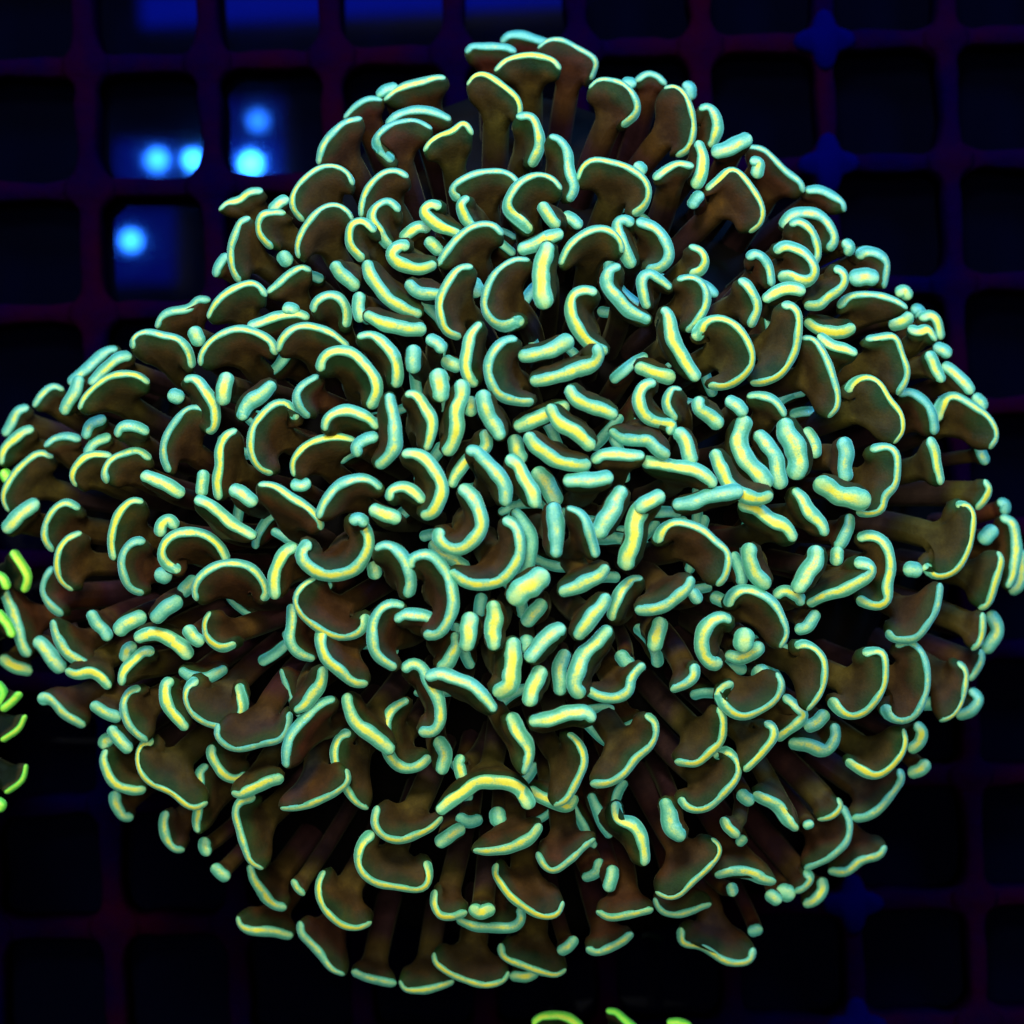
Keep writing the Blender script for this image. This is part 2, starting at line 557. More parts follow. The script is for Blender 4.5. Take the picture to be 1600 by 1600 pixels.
TRACES = """
#A 300,100
1160,200 1210,160 1280,135|1300,300||-1
1200,230 1290,155 1420,115 1530,85 1590,90|1540,330||-1
950,340 1030,260 1100,220 1190,225|1200,600||-1
790,630 810,530 870,440 950,370 1060,340|1060,720
700,980 630,900 630,820 700,720 800,650 900,640 980,690 1005,760|960,1050
1260,610 1200,550 1140,480 1210,400 1300,365 1400,355 1500,410|1370,850
1220,380 1280,320 1430,285 1560,320 1620,350|1500,500||-1
170,920 220,870 300,850 360,800 440,795|500,1000||-1
490,920 540,870 600,840|640,960||-1
500,1150 440,1090 415,1020 430,950 480,930 580,930|700,1110
300,1360 250,1270 245,1150 270,1060 310,980 360,970|500,1250
150,1330 160,1270 220,1190|330,1330||-1
570,1200 590,1235|640,1300|90|-1
670,1210 660,1120 720,1000 800,910 900,880 980,930 1000,980|940,1330
740,1300 690,1270 600,1320 520,1390 470,1430|660,1560||-1
1060,960 1060,880 1110,760 1200,680 1290,670 1350,710|1340,980
1240,1150 1170,1060 1120,970 1150,890 1230,855 1295,920|1290,1130
1070,1230 1000,1150 980,1080 1000,1000 1080,985 1150,1050|1170,1210
880,1240 950,1330 1040,1400|1020,1270|90
1090,1230 1120,1330 1200,1440 1300,1520 1440,1570|1300,1400|85
1355,1150 1310,1125 1250,1170 1260,1220 1330,1265 1430,1280 1530,1250|1390,1180|85
1310,1100 1400,1020 1490,1030|1420,1120||-1
1470,1090 1510,1140 1560,1180|1560,1100||-1
1340,1360 1400,1420 1500,1440 1600,1435|1450,1350|80
100,1590 150,1490 250,1410 350,1370 420,1390 460,1450|360,1700
#B 660,20
280,260 300,215 380,210 480,215 540,220 580,250|420,420||-1
490,190 540,140 640,145 740,175 800,200|650,330||-2
720,230 770,180 870,170 960,220 1040,260 1085,310 1050,420|850,750||-1
450,370 520,300 620,270 720,270 820,300 860,360|690,620
280,460 320,400 390,385 480,440 570,510 610,580 605,650|420,980
590,650 680,650 730,750 725,860 680,960|590,900
790,780 840,780 900,850 920,980 950,1100 910,1180|800,1050
1040,480 1090,425 1170,420 1260,450 1330,530 1340,620 1250,710|1010,930
1330,430 1400,385 1470,400 1520,450|1360,750||-1
1270,440 1310,440|1290,560||-1
970,1050 1000,960 1080,915 1200,940 1290,970 1380,1030 1420,1130 1380,1220 1310,1260|1120,1290
1350,960 1370,985|1350,1060||-1
230,1170 180,1110 250,1040 360,1000 480,990 560,1020 600,1070|430,1300
320,1350 260,1270 240,1200 290,1150|400,1270
680,1370 600,1300 520,1210 560,1120 620,1050 720,1010 820,1040 870,1110|700,1350
740,1190 780,1260 850,1340|880,1260
880,1260 950,1300 990,1340|900,1400||-1
100,1580 150,1490 260,1370 350,1325 450,1330 500,1390|400,1620
600,1490 700,1450 800,1400 880,1370|700,1470|85
860,1580 900,1480 990,1390 1090,1350 1190,1370 1250,1460 1240,1500|1050,1640
1310,1330 1280,1290 1220,1310 1230,1400 1270,1500 1310,1590|1330,1450
1340,1300 1450,1340 1530,1440 1540,1530 1480,1600 1400,1610|1370,1460
15,870 40,820 110,770 190,740 260,690 310,760|220,1150
120,1215 50,1195 10,1250 80,1320 240,1390|180,1290
#C 960,80
310,240 350,215 410,240 460,310 490,420 490,540 450,620 390,650|60,680
430,210 470,230 480,300|400,330||-1
520,560 550,650 550,750 500,850|450,740
530,370 580,345 630,390 645,480 620,570 590,600|530,560
610,640 700,610 790,570 850,530|720,660|95
830,600 920,610 1000,680 1080,760 1170,830 1170,880|930,1000||-1
850,690 900,700 890,790|830,800
570,870 650,800 730,730 810,790 880,890 930,990 910,1080 840,1130|380,1150
250,800 320,740 400,705 490,720|350,960
480,980 510,920 550,890|600,970||-1
1190,870 1270,865 1360,900 1430,960 1420,1000|1150,980||-1
1050,1100 1080,1040 1150,1010 1250,1010 1340,1080 1380,1180 1330,1240|1180,1160||-1
1100,1090 1140,1060 1210,1100 1260,1180 1270,1280 1240,1330|1060,1250
1440,1190 1470,1230 1450,1260|1330,1240||-1
1030,1420 1080,1400 1150,1440 1230,1430 1260,1370 1210,1280 1130,1225 1050,1215 1000,1260|1040,1330
840,1300 870,1265 930,1290 970,1370 985,1470|840,1470
930,1560 1000,1510 1100,1480 1190,1500|1080,1570
470,1220 540,1250 570,1310 540,1370 470,1400|350,1420
1370,1360 1420,1370 1440,1440 1400,1500 1330,1540 1280,1590 1190,1590|1270,1420|70
#D 0,440
980,290 1010,220 1080,185 1190,165 1240,110 1310,120|1180,400||-1
840,420 820,380 860,330 940,315 1030,340 1120,360 1180,430 1200,540|1060,680
1200,300 1230,340 1250,390|1270,330|90|-1
500,800 520,740 600,650 700,590 800,575 890,600 930,640|790,890
560,640 640,560 730,480 820,465|810,580||-1
430,640 520,560 600,490 680,425 740,425|700,580||-2
390,830 420,770 470,680 500,590|500,760||-1
210,780 260,710 330,655 400,680|440,930||-1
20,960 70,890 110,810 180,785|230,940||-1
10,1150 20,1060 80,990 150,935 210,925|220,1070
60,1440 25,1380 30,1300 100,1190 180,1110 260,1070 330,1100|350,1370
20,1560 100,1480 180,1410 240,1380|170,1540|95
280,1030 340,985 420,965 500,990|460,1220||-1
530,980 570,890 660,855|680,980||-1
535,1080 590,1010 690,965|720,1100||-1
730,970 760,910 830,900 930,945|850,1040
480,1280 450,1220 480,1150 540,1090 620,1080 700,1090|680,1340
670,1250 650,1190 700,1110 790,1070 870,1060 940,1110|940,1350
880,1210 960,1230 1060,1280 1150,1330|1020,1330|85
1060,1190 1030,1120 1020,1020 1060,930 1130,830 1200,785 1280,800 1310,830|1210,1180
1150,620 1210,600 1270,660 1330,750 1350,880 1320,940 1290,930|1180,770
1080,710 1120,720|1150,770|90|-1
1420,570 1400,680 1385,770|1410,650|95
1270,1180 1265,1280 1260,1340|1290,1280|75
1480,930 1410,960 1370,1060 1370,1160 1355,1260 1365,1360|1530,1240
1440,1290 1520,1330 1600,1390|1500,1390|90
1220,1360 1310,1390 1400,1470 1480,1530 1600,1600|1350,1560
#E 300,420
60,600 50,550 120,450 220,390 330,375 430,410 510,470 520,530|380,740
350,360 450,325 560,290 660,280 730,310|590,470||-1
580,250 630,250 650,270|620,340||-1
760,270 770,210 840,165 920,180 970,260 960,370|890,400
540,510 560,440 630,375 720,355 820,380 900,420 980,490|750,650
730,930 670,860 650,790 690,730 790,665|890,850
800,640 810,570 880,510 980,515 1060,570 1130,660 1165,760 1110,870|980,740|85
1030,430 1110,410 1200,460 1270,560 1290,660 1270,740|1180,640|80
1380,480 1385,560 1380,650|1390,570|90
1470,430 1530,460 1570,520|1490,530
1540,630 1550,730 1560,830|1480,760|110
1230,770 1250,880 1270,1000 1270,1100 1220,1190 1150,1240|1170,1060|90
1330,790 1390,780 1450,850 1500,950 1490,1060 1460,1140|1370,970|80
830,1020 840,940 910,890 1010,890 1100,930 1160,1000|980,1020|80
640,1300 630,1210 680,1130 780,1070 900,1050 1020,1070|880,1340
1040,1170 1030,1110 1090,1060 1160,1050|1130,1150
510,1280 420,1250 370,1150 370,1020 430,920 500,850 580,830 640,880 640,950|650,1110
300,950 340,860 430,790 520,710|400,740|95
790,1560 830,1450 920,1350 1020,1310 1120,1320 1190,1380|1060,1500|85
620,1350 690,1350 730,1320|740,1420
1310,1160 1400,1150 1480,1210 1550,1310 1560,1420 1500,1530 1430,1540|1420,1360|90
1240,1450 1240,1390 1310,1360 1400,1400 1450,1460|1370,1500|80
1110,1500 1200,1530 1300,1570|1200,1560|90
990,1580 1040,1560 1090,1600|1040,1660
1045,150 1040,230 1055,330|1130,220|80
1070,280 1170,330 1300,370 1460,380|1250,290|90
#F 620,380
470,150 400,150 320,240 270,350 270,450 310,550 400,590|510,440
470,250 500,300|480,320|110|-1
830,110 740,100 640,160 570,260 545,370 560,450 620,510 700,520 790,470|870,420
950,-10 910,130 900,250 930,400|960,180|110|1
1250,310 1190,290 1100,320 1080,400 1110,500 1160,590 1240,650 1310,690|1250,520|85
750,600 690,600 610,660 570,760 580,860 640,950 740,990 860,990|800,850|80
760,700 850,700 980,660 1090,600|930,650|90
830,860 950,850 1100,800 1220,760 1270,690 1240,640|1030,750|90
1070,890 1120,980 1220,1020 1380,1080|1220,960|90
530,490 470,560 440,660 430,770 450,850 500,890|530,720|80
540,920 550,1030 600,1120 660,1230|610,1050|100
290,720 350,760 400,780|370,740|85|-1
400,860 410,960 370,1060 380,1160 350,1250 300,1320|310,1150|90
460,960 465,1080|470,1030|80|-2
730,1150 830,1120 930,1070 1080,1010|870,1070|95|-1
950,1010 1000,1110 1110,1180 1230,1280|1150,1130|90
810,1190 880,1280 1000,1360 1110,1390 1210,1380|1030,1270|90
730,1200 750,1290 790,1370|760,1280|95|-2
550,1170 560,1270 450,1350 380,1430 340,1530|420,1290|80|-1
440,1310 490,1290 560,1370 640,1450 680,1540 680,1640|560,1490|90
690,1340 750,1380 800,1470 850,1560 870,1650|730,1520|90
860,1410 910,1470 970,1560 1000,1640|930,1520|110|-2
1040,1480 1180,1480 1350,1460|1190,1570|95
1230,1370 1280,1320 1400,1320 1550,1330|1390,1450|90
#G 920,400
200,70 130,80 110,170 170,260 260,350 390,410|220,330|85
520,210 450,150 380,105 330,150 340,250 370,330|430,240|70
550,150 620,130 700,160 740,240 720,340 660,430 610,470|490,340|75
450,340 490,340 510,450 550,570 620,680 680,780|480,560|90
690,520 670,480 720,410 820,385 920,430 990,530 1030,630 990,730 900,800 820,820 750,810|680,650
940,150 990,180 1040,260 1050,340 1010,440|860,310
1215,310 1260,300 1310,360 1310,480 1280,620 1210,730 1100,790 1010,790|1040,500
1330,520 1390,510 1460,590 1510,710 1550,840 1550,950 1490,1010|1150,770
420,790 350,800 310,890 340,990 430,1040 530,1060 490,1110|420,930|80
580,840 520,830 485,900 500,970 540,1030|700,1120
290,690 400,730 530,770|360,640|90|-1
690,880 690,960 770,1010 820,1070|780,930|90
860,890 920,930 980,990|900,1000|85
990,880 1060,870 1140,890 1200,950 1230,1000|1110,1120
980,1000 950,1110 940,1200 1000,1290 1080,1380 1130,1440|910,1230|110
780,1210 820,1310 860,1410 950,1490 1060,1520 1150,1490|960,1370|95
1040,1100 1100,1160 1160,1240 1180,1330 1200,1450|1120,1250|95
1220,1010 1240,1110 1290,1200 1310,1290 1270,1390|1340,1200|130
1350,1080 1400,1150 1420,1260|1360,1200|80|-1
130,1080 200,1140 300,1155 370,1150 420,1210 500,1250|380,1070|80
540,1090 590,1130 620,1220 650,1300|660,1160|90
330,1280 450,1300 600,1320 720,1360 790,1440|560,1420|90
520,1560 640,1540 750,1500 850,1480 960,1470|730,1560|95
300,1590 380,1530 470,1490|400,1570|95
#I 1200,360
560,170 600,130 680,140 740,200 735,290 720,360|460,220||-1
510,300 590,290 690,300|580,360|110|-1
445,480 500,420 600,400 700,410 800,440 870,490|480,680
230,560 300,610 400,640 480,630 540,600|380,540||-1
310,650 390,710 480,740 560,770|400,880
610,680 700,670 790,660 830,760 870,870 850,960 810,1020|460,890
810,400 850,380 885,420|830,470||-2
910,490 940,500 955,540|890,580||-2
950,550 1010,530 1060,570 1080,680|920,680||-1
760,600 850,565 900,530|760,540|85|-1
880,610 940,630 1000,620 1050,690|860,800
1040,720 1110,760 1130,790|1020,800|80|-1
1000,760 1050,860 1090,950|920,840
1090,840 1180,900 1250,980 1270,1020|1110,980
1290,1030 1330,1080 1345,1120|1250,1130||-1
490,1010 540,940 630,915 700,960 760,1060 830,1150 840,1260 780,1330|280,1230
820,1030 890,1010 970,1060 1030,1150 1040,1270|850,1230||-1
1050,1190 1070,1100 1130,1030 1210,1050 1300,1110 1390,1180 1430,1290 1380,1360|1050,1270
1310,1340 1350,1420 1360,1460|1200,1420||-1
640,1368 704,1352 768,1352 808,1408 808,1520 784,1616 720,1664 728,1720 696,1760 624,1776 552,1760|520,1540
1010,1300 1040,1380 1060,1480 1080,1590|860,1530|90
470,1300 490,1400 480,1500 490,1570|380,1400|100
#J 0,760
330,400 280,330 290,230 340,140 420,100 500,140|560,330
460,650 390,600 355,500 370,400 430,320 510,290|700,540
390,800 310,740 270,650 290,560 330,510|560,720||-1
710,460 695,330 720,220 770,130 840,85 900,105|880,370
900,670 820,640 770,550 760,460 800,370 860,335 900,350|1000,560
1130,510 1080,520 1010,450 1010,380 1070,310 1170,280 1280,300 1370,360 1420,470|1230,490
1000,550 1040,560|1040,540|95|-1
1000,310 1010,240 1060,205 1100,260|1070,320
1230,710 1215,640 1250,560 1340,500 1450,475 1560,500 1640,580 1670,680 1640,710|1490,770
560,780 600,850 650,900 680,960|650,830|75|-1
730,920 800,850 910,810|800,820|95
950,840 1030,770 1130,700|1000,740|95
840,960 920,920 1040,940 1120,990 1190,1070|1040,900|90
1160,880 1210,940 1270,980|1220,880|85
1320,780 1280,850 1300,950 1380,1010 1480,980|1580,880
1130,680 1180,620 1230,570|1180,640|90|-2
330,830 360,950 430,1050 560,1130|560,960|85
210,960 270,990 330,1080 400,1150|340,1030|95|-1
410,1150 480,1180 560,1160 620,1190 690,1260|650,1050|75
20,630 50,720 100,850 130,970 180,1060|230,830|85
0,1070 80,1120 200,1160|80,1030|80
760,1240 770,1160 840,1080 900,1030 960,1040|980,1150
770,1090 800,1020 850,1000|860,1080||-1
240,1330 310,1330 400,1420 530,1500|560,1280
570,1360 650,1410 750,1450|690,1310|80
880,1260 810,1280 770,1370 800,1480 870,1560 920,1590|1010,1320
1080,1220 1040,1230 1030,1320 1080,1420 1170,1520|1150,1300
1120,1140 1190,1190 1270,1200 1340,1180 1420,1130|1290,1120|80|-1
1240,1210 1170,1240 1160,1340 1220,1440 1320,1490 1450,1490 1520,1400 1520,1320 1490,1230|1480,1090
#K 320,740
330,70 420,70 530,140 640,210 720,290 720,350|430,420|85
660,430 610,450 600,530 660,600 770,640 880,630 980,560 1030,450 1010,340 950,280 900,280|800,450|95
570,450 490,500 450,580 430,680 440,780|580,610|90
1060,480 1120,445 1200,470 1260,560 1290,650 1270,770|1140,690|95
1050,570 1070,640|1070,560|85|-1
1280,590 1270,540 1340,505 1430,510 1500,600 1550,720 1550,850 1500,970 1430,1020 1370,1000|1400,780|85
1190,920 1250,880 1340,880 1430,910|1360,1010|85
1250,830 1170,810 1090,850 1050,950 1050,1080 1110,1170 1200,1220|1210,1060|85
1560,990 1570,1080 1520,1180 1460,1220|1420,1090|95|-1
700,650 620,690 560,780 590,870 660,930 740,990 850,1025 950,1010 1010,940 1000,880|980,760
770,950 740,970 720,1060 760,1160 850,1240 940,1310 1020,1310|910,1060|90
540,810 540,950 530,1050 580,1120 690,1160|660,960||-1
740,1200 730,1290 680,1380 620,1450 550,1490|590,1330|90
#M 400,1020
500,290 430,300 330,380 240,480 190,590 190,720|430,520|85
580,250 570,310 610,420 700,500 800,570 850,630|740,400|95
920,110 960,65 1040,90 1090,200 1150,310 1150,430 1100,500 1020,490|1040,290|80
1060,150 1160,130 1280,170 1380,220 1440,290 1500,370|1250,300|90
960,290 860,340 810,430 810,540 850,680 950,725 1040,700 1085,640|940,520||-1
1130,530 1180,620 1160,760|1090,560|95|-1
590,500 530,510 490,600 500,710 560,840 620,930 700,970|710,560||-1
150,970 250,970 380,930 500,870 580,800 560,720|260,620
1300,650 1270,680 1280,760 1310,800|1380,720||-1
760,960 740,1060 800,1150 900,1170 1000,1140 1100,1090 1170,1020|1080,860|90
730,1130 660,1180 635,1260 650,1360 720,1430 800,1450 920,1470 1050,1480 1090,1400 1060,1300|890,1180
1130,1200 1210,1140 1300,1090|1230,1130|85|-1
#P 320,1200
550,700 580,750 620,790|760,520|80
750,640 710,720 720,820 770,910 860,980 960,1000 1040,960|960,690
310,180 220,210 190,290 220,390 250,500 290,590 370,630|460,290
280,600 310,700 370,790 440,860 510,870|470,680||-1
210,920 220,980 280,1015 400,1020 550,1050|480,870||-1
600,960 600,1030 650,1080 720,1160 800,1260 880,1290|820,960||-1
920,1270 1050,1320 1190,1345|1070,1100||-1
1220,1320 1250,1380 1330,1390 1450,1370 1560,1330|1400,1120||-1
#Q 660,1200
80,760 75,850 110,920 200,925 270,900|240,580|90
80,1150 70,1200 120,1250 230,1310 350,1350 450,1350 530,1310 530,1270|340,1000||-1
500,1110 490,1150 540,1200 650,1240 760,1280 850,1290 895,1250|720,960||-1
550,1300 640,1305 720,1280|650,1150||-2
850,1150 920,1110 960,1060|850,1020|75|-1
1030,1120 1080,1150 1160,1130 1250,1080 1310,1030|1100,940|80|-1
1090,890 1160,930 1280,920 1440,880|1280,700|80
470,600 450,650 500,740 570,820 650,880 760,930 850,910 875,830|640,520
310,860 350,900 450,880|390,790|95
210,940 300,985 450,1000 580,990 625,930 600,870|430,850||-1
310,510 420,520 540,500 660,450 740,350|570,320|90
720,530 760,610 830,640 930,570 1000,500 1080,440|890,280|80
1110,570 1090,650 1000,690|1000,540||-2
1210,200 1215,300 1240,330 1310,340 1370,430 1390,530 1385,610|1190,430|95
1190,610 1180,700 1160,770|1160,620|80|-1
470,270 475,340|490,240|100|-1
220,300 290,340 370,310|300,250||-2
660,130 740,180 830,215 920,235 950,170|800,110|90|-1
#N 700,1040
-70,920 0,865 90,800 180,735 290,725 400,745 480,800 510,890|280,630|90
390,300 430,390 490,480 510,560 470,680|330,400|95
500,350 600,340 740,300 860,290 910,350|700,380|100
740,420 810,470 850,560 840,650 790,750 730,850 660,870|590,540|85
1230,310 1290,340 1300,430 1250,520 1160,590 1110,670 1020,730 900,740|1000,410|80
#O 640,720
320,160 380,210 440,310 450,420 390,510 290,560 200,520 170,460 200,430|320,390|90
590,370 640,380 690,470 690,580 640,690 550,760 430,780 330,750 250,690|490,590|85
640,310 700,360 760,470 760,580 730,690 660,730|690,560|80|-1
140,500 200,580 300,630 360,680|260,600|80|-2
900,260 910,370 920,470 910,610|850,420|100
980,290 1060,320 1110,390 1140,500 1170,600|1050,570|70
1340,160 1290,250 1240,350 1160,470|1290,340|110
1560,230 1460,280 1410,360 1400,480 1360,600 1350,680|1440,460|110
860,700 780,760 690,820 640,890|720,750|140
840,870 780,950 710,1020|830,970|95|-1
1240,650 1180,720 1060,780 930,830|1060,680|95
520,870 530,980 520,1090 530,1190|570,1040|105
380,950 370,1060 350,1190|400,1070|105
450,830 440,920 430,970|460,870|75|-2
1240,830 1190,920 1120,1000 1040,1120|1060,960|100
1460,740 1390,740 1310,830 1270,930 1260,1000|1380,1010|85|-1
650,1100 650,1200 640,1300 630,1400 530,1460|540,1300|120
970,1040 880,1080 800,1170 730,1250|890,1190|105
730,1110 730,1180|730,1140|90|-1
980,1180 940,1280 940,1380 940,1470|980,1330|95|-1
830,1290 790,1370 760,1450 740,1530|830,1400|100
1260,1040 1180,1120 1080,1220 1040,1330 1030,1420 1080,1470|1150,1310|105
1110,1430 1200,1480 1300,1480 1380,1430 1380,1370 1420,1310 1470,1270|1280,1350|70
1300,1200 1360,1260 1400,1260|1370,1170|90|-1
#S 940,740
860,190 950,210 1050,280 1150,330 1210,420|1000,400|100
1190,90 1250,150 1310,250 1380,320 1400,390|1190,260|90
350,430 350,380 420,310 520,305 630,350 720,430 790,490 790,580 760,670 720,690|330,570
820,490 850,560 880,640 870,700|790,630||-1
930,440 920,540 970,640 1040,710|1030,530|105
1340,450 1330,550 1270,640 1210,740|1370,600|110
1550,250 1540,350 1490,440 1460,460|1430,370||-1
1480,460 1460,570|1520,510||-1
560,640 540,710 450,790 340,850 210,850|370,690|85
570,740 605,790|520,830||-1
370,900 350,1000 320,1110|330,980|100|-1
820,930 740,890 660,950 620,1040 640,1130 700,1200 740,1170|750,1040|100
790,830 800,770 870,720 980,740 1070,800 1130,900 1160,1000 1110,1090|850,890|75
690,770 780,800|740,780|80|-1
890,1000 890,1080|900,1010|125
770,1130 860,1150 960,1110 1000,1060|880,1080|90|-1
1080,770 1150,730 1230,770 1250,820|1170,840||-1
1350,860 1290,950 1210,980|1280,880||-1
1210,1090 1240,1060 1320,1080 1390,1170 1390,1290 1350,1400 1280,1480|1060,1170
580,1190 580,1260 520,1320 430,1350|510,1140
820,1320 760,1330 740,1410 800,1490 880,1520 980,1490 1090,1410 1130,1310 1090,1250|740,1210
990,1240 1010,1270|1030,1270|115|-1
#T 1200,720
300,120 370,170 460,220 630,250|480,160|125
240,900 370,840 500,800 600,740 660,690 620,640 540,640|390,720|85
1350,120 1380,180 1340,260 1300,300|1110,190
1170,280 1220,260 1280,310 1280,420 1250,560 1190,670 1110,720 1020,720 990,640|740,320
870,680 940,680|960,700|95|-1
1440,260 1480,270 1480,330|1350,360||-1
1450,355 1520,380 1550,470 1550,600 1530,720 1490,800|1420,560
1330,500 1390,450 1420,420|1360,480|95|-1
1430,570 1460,620 1430,720 1400,830 1360,910 1320,910|1180,680
1575,560 1590,690 1560,790 1510,820|1500,700||-1
750,1060 760,1100 810,1120 920,1110 1000,1020 1060,900 1075,770|790,850
1340,950 1340,1060 1310,1150 1270,1170|1060,900
1380,950 1420,1000 1430,1070 1390,1150 1350,1190|1350,1060|85|-1
1330,1180 1330,1260 1260,1370|1080,1180||-1
560,490 620,460 700,480 760,570 770,680 740,780 760,860 700,910 620,900 560,860|600,650
#U 1180,980
1260,220 1310,260 1310,370 1280,480 1220,560 1150,580|1000,120
1340,390 1400,450 1350,520 1260,560|1240,430||-1
880,120 940,90 1010,110 1060,200 1080,310 1060,430 1020,530 960,580 880,590 820,540 810,490|740,300
670,160 720,150 800,150 815,250 800,380 720,500 630,560 560,550 500,490 470,450|430,300|85
570,830 640,880 740,930 830,890 910,800 940,700 920,630|610,720
1000,600 1040,650 1020,730 960,770|940,690||-1
960,920 1030,890 1080,840|1000,820||-1
610,1190 690,1190 790,1120 870,1020 920,930 890,900|630,990||-1
1050,480 1110,480|1080,420||-2
460,1520 560,1530 660,1460 780,1420 810,1360|610,1290||-1
#R 980,1020
230,900 260,1010 290,1110 360,1160|330,1020|110
570,340 600,420 590,540 520,620 430,690 300,680|340,440|85
860,440 910,460 910,540 830,640 730,740|680,470
550,660 590,610 650,620 700,710 670,810 590,890 510,970 420,985 340,940 330,900|370,750
980,270 1050,330 1110,390 1040,460 930,545|890,420||-1
1250,370 1190,430 1110,470|1150,390|85|-1
1010,560 1130,580 1240,610 1300,540 1290,440|1170,510|85|-2
790,880 870,920 950,970 1010,1060 1070,1110|900,760|95
700,870 780,940|740,860|80|-1
600,1030 630,1090 690,1150|800,1010|85
700,1190 730,1160|690,1130|60|-1
1310,910 1330,960 1280,1020 1190,1040|1040,700||-1
1115,1080 1150,1070|1130,1030|55|-1
1340,960 1390,1060 1370,1180 1280,1270 1180,1320 1110,1350|1100,1050||-1
520,1160 560,1180 580,1250 520,1330 420,1420 330,1510 250,1530 180,1490|160,990
540,1390 640,1370 740,1370 840,1410 930,1430|640,1170|110
1110,1360 1145,1410 1100,1470 1050,1490|880,1180||-1
970,1490 1010,1510|970,1440|105|-1
880,1510 950,1550|930,1470|80|-1
1215,1410 1220,1480 1170,1550 1100,1570|1110,1430||-1
#V 980,1200
170,810 210,890 310,915 400,895 460,865 530,850|310,620||-1
340,1000 330,1060 350,1100 450,1110 540,1160 620,1210 710,1220 780,1190 780,1130|560,880||-1
770,1020 830,1010|790,940|70|-1
650,740 660,780|560,760|70|-1
#L 100,1060
270,440 245,500 270,590 330,670 430,700 510,690|450,530
250,430 260,390 300,380|320,450||-1
320,710 325,790 370,860 430,860|430,720||-1
560,390 490,400 460,480 480,590 550,660 650,700 720,750 790,810 860,800 890,770|870,320
640,830 620,910 640,1000 700,1070 750,1060|780,840||-1
900,545 850,580 845,680 840,800 825,900 840,970|1010,730||-1
930,420 920,480 970,570 1030,620 1090,630 1140,590|1070,430||-1
1050,700 1100,730 1200,680 1300,640 1370,620|1250,520|90
970,290 950,350 1000,410 1080,445 1170,430 1260,400 1350,390 1400,300 1410,210|1280,0
290,300 340,380 420,450|400,330
880,1000 880,1060 900,1100|980,1000||-1
930,1170 970,1210 1030,1250|1060,1150||-1
"""
NEAR1 = """
#X 0,760
80,400 130,480 175,570 150,660|0,560|85
-40,540 20,580 50,640|-40,700|80
-20,780 40,850 80,940|-60,900|80
-20,1220 20,1290 -10,1370|-120,1300|80
130,1290 80,1340 10,1400|-60,1300|70
160,1430 110,1520 10,1590|-100,1450|60
164,1736 136,1840 32,1916|-120,1760|60
30,-90 50,-40|-20,-60|90
-30,1960 16,1990 -10,2030|-120,1960|70
"""
NEAR2 = """
#Y 660,1200
690,1600 740,1555 830,1545 920,1565 1000,1620|840,1720|80
1150,1520 1210,1525 1270,1580 1340,1640|1220,1720|70
1530,1590 1600,1585 1680,1620|1620,1760|70
"""


# ------------------------------------------------------------------ tentacles
def parse(txt):
    out = []
    ox = oy = 0
    for ln in txt.strip().splitlines():
        ln = ln.strip()
        if not ln:
            continue
        if ln[0] == '#':
            ox, oy = [float(a) for a in ln.split()[1].split(',')]
            continue
        f = ln.split('|') + ['', '', '']
        P = np.array([[float(a) for a in p.split(',')] for p in f[0].split()]) / 4.0 + (ox, oy)
        B = np.array([float(a) for a in f[1].split(',')]) / 4.0 + (ox, oy)
        w = float(f[2]) / 4.0 * 1.08 if f[2] else 21.5
        lay = int(f[3]) if f[3] else 0
        out.append((P, B, w, lay))
    return out


ZTOP, ZRIM = 0.060, 0.020


def dome(u, v):
    """height of the colony's outer surface above the rack"""
    r2 = ((u - 800) ** 2 + (v - 800) ** 2) / 815.0 ** 2
    return ZRIM + (ZTOP - ZRIM) * max(0.0, 1 - min(1.0, r2)) ** 0.62


def catmull(P, n):
    P = np.asarray(P, float)
    if len(P) == 2:
        P = np.array([P[0], (P[0] + P[1]) / 2, P[1]])
    Q = np.vstack([2 * P[0] - P[1], P, 2 * P[-1] - P[-2]])
    out = []
    for i in range(1, len(Q) - 2):
        p0, p1, p2, p3 = Q[i - 1], Q[i], Q[i + 1], Q[i + 2]
        for t in np.linspace(0, 1, 12, endpoint=False):
            out.append(0.5 * ((2 * p1) + (-p0 + p2) * t + (2 * p0 - 5 * p1 + 4 * p2 - p3) * t ** 2 + (-p0 + 3 * p1 - 3 * p2 + p3) * t ** 3))
    out.append(Q[-2])
    out = np.array(out)
    d = np.r_[0, np.cumsum(np.linalg.norm(np.diff(out, axis=0), axis=1))]
    s = np.linspace(0, d[-1], n)
    return np.stack([np.interp(s, d, out[:, k]) for k in range(out.shape[1])], 1), d[-1]


def unit(a):
    return a / np.maximum(np.linalg.norm(a, axis=-1, keepdims=True), 1e-9)


def smooth(a, it=2):
    for _ in range(it):
        b = a.copy()
        b[1:-1] = (a[:-2] + 2 * a[1:-1] + a[2:]) / 4
        a = b
    return a


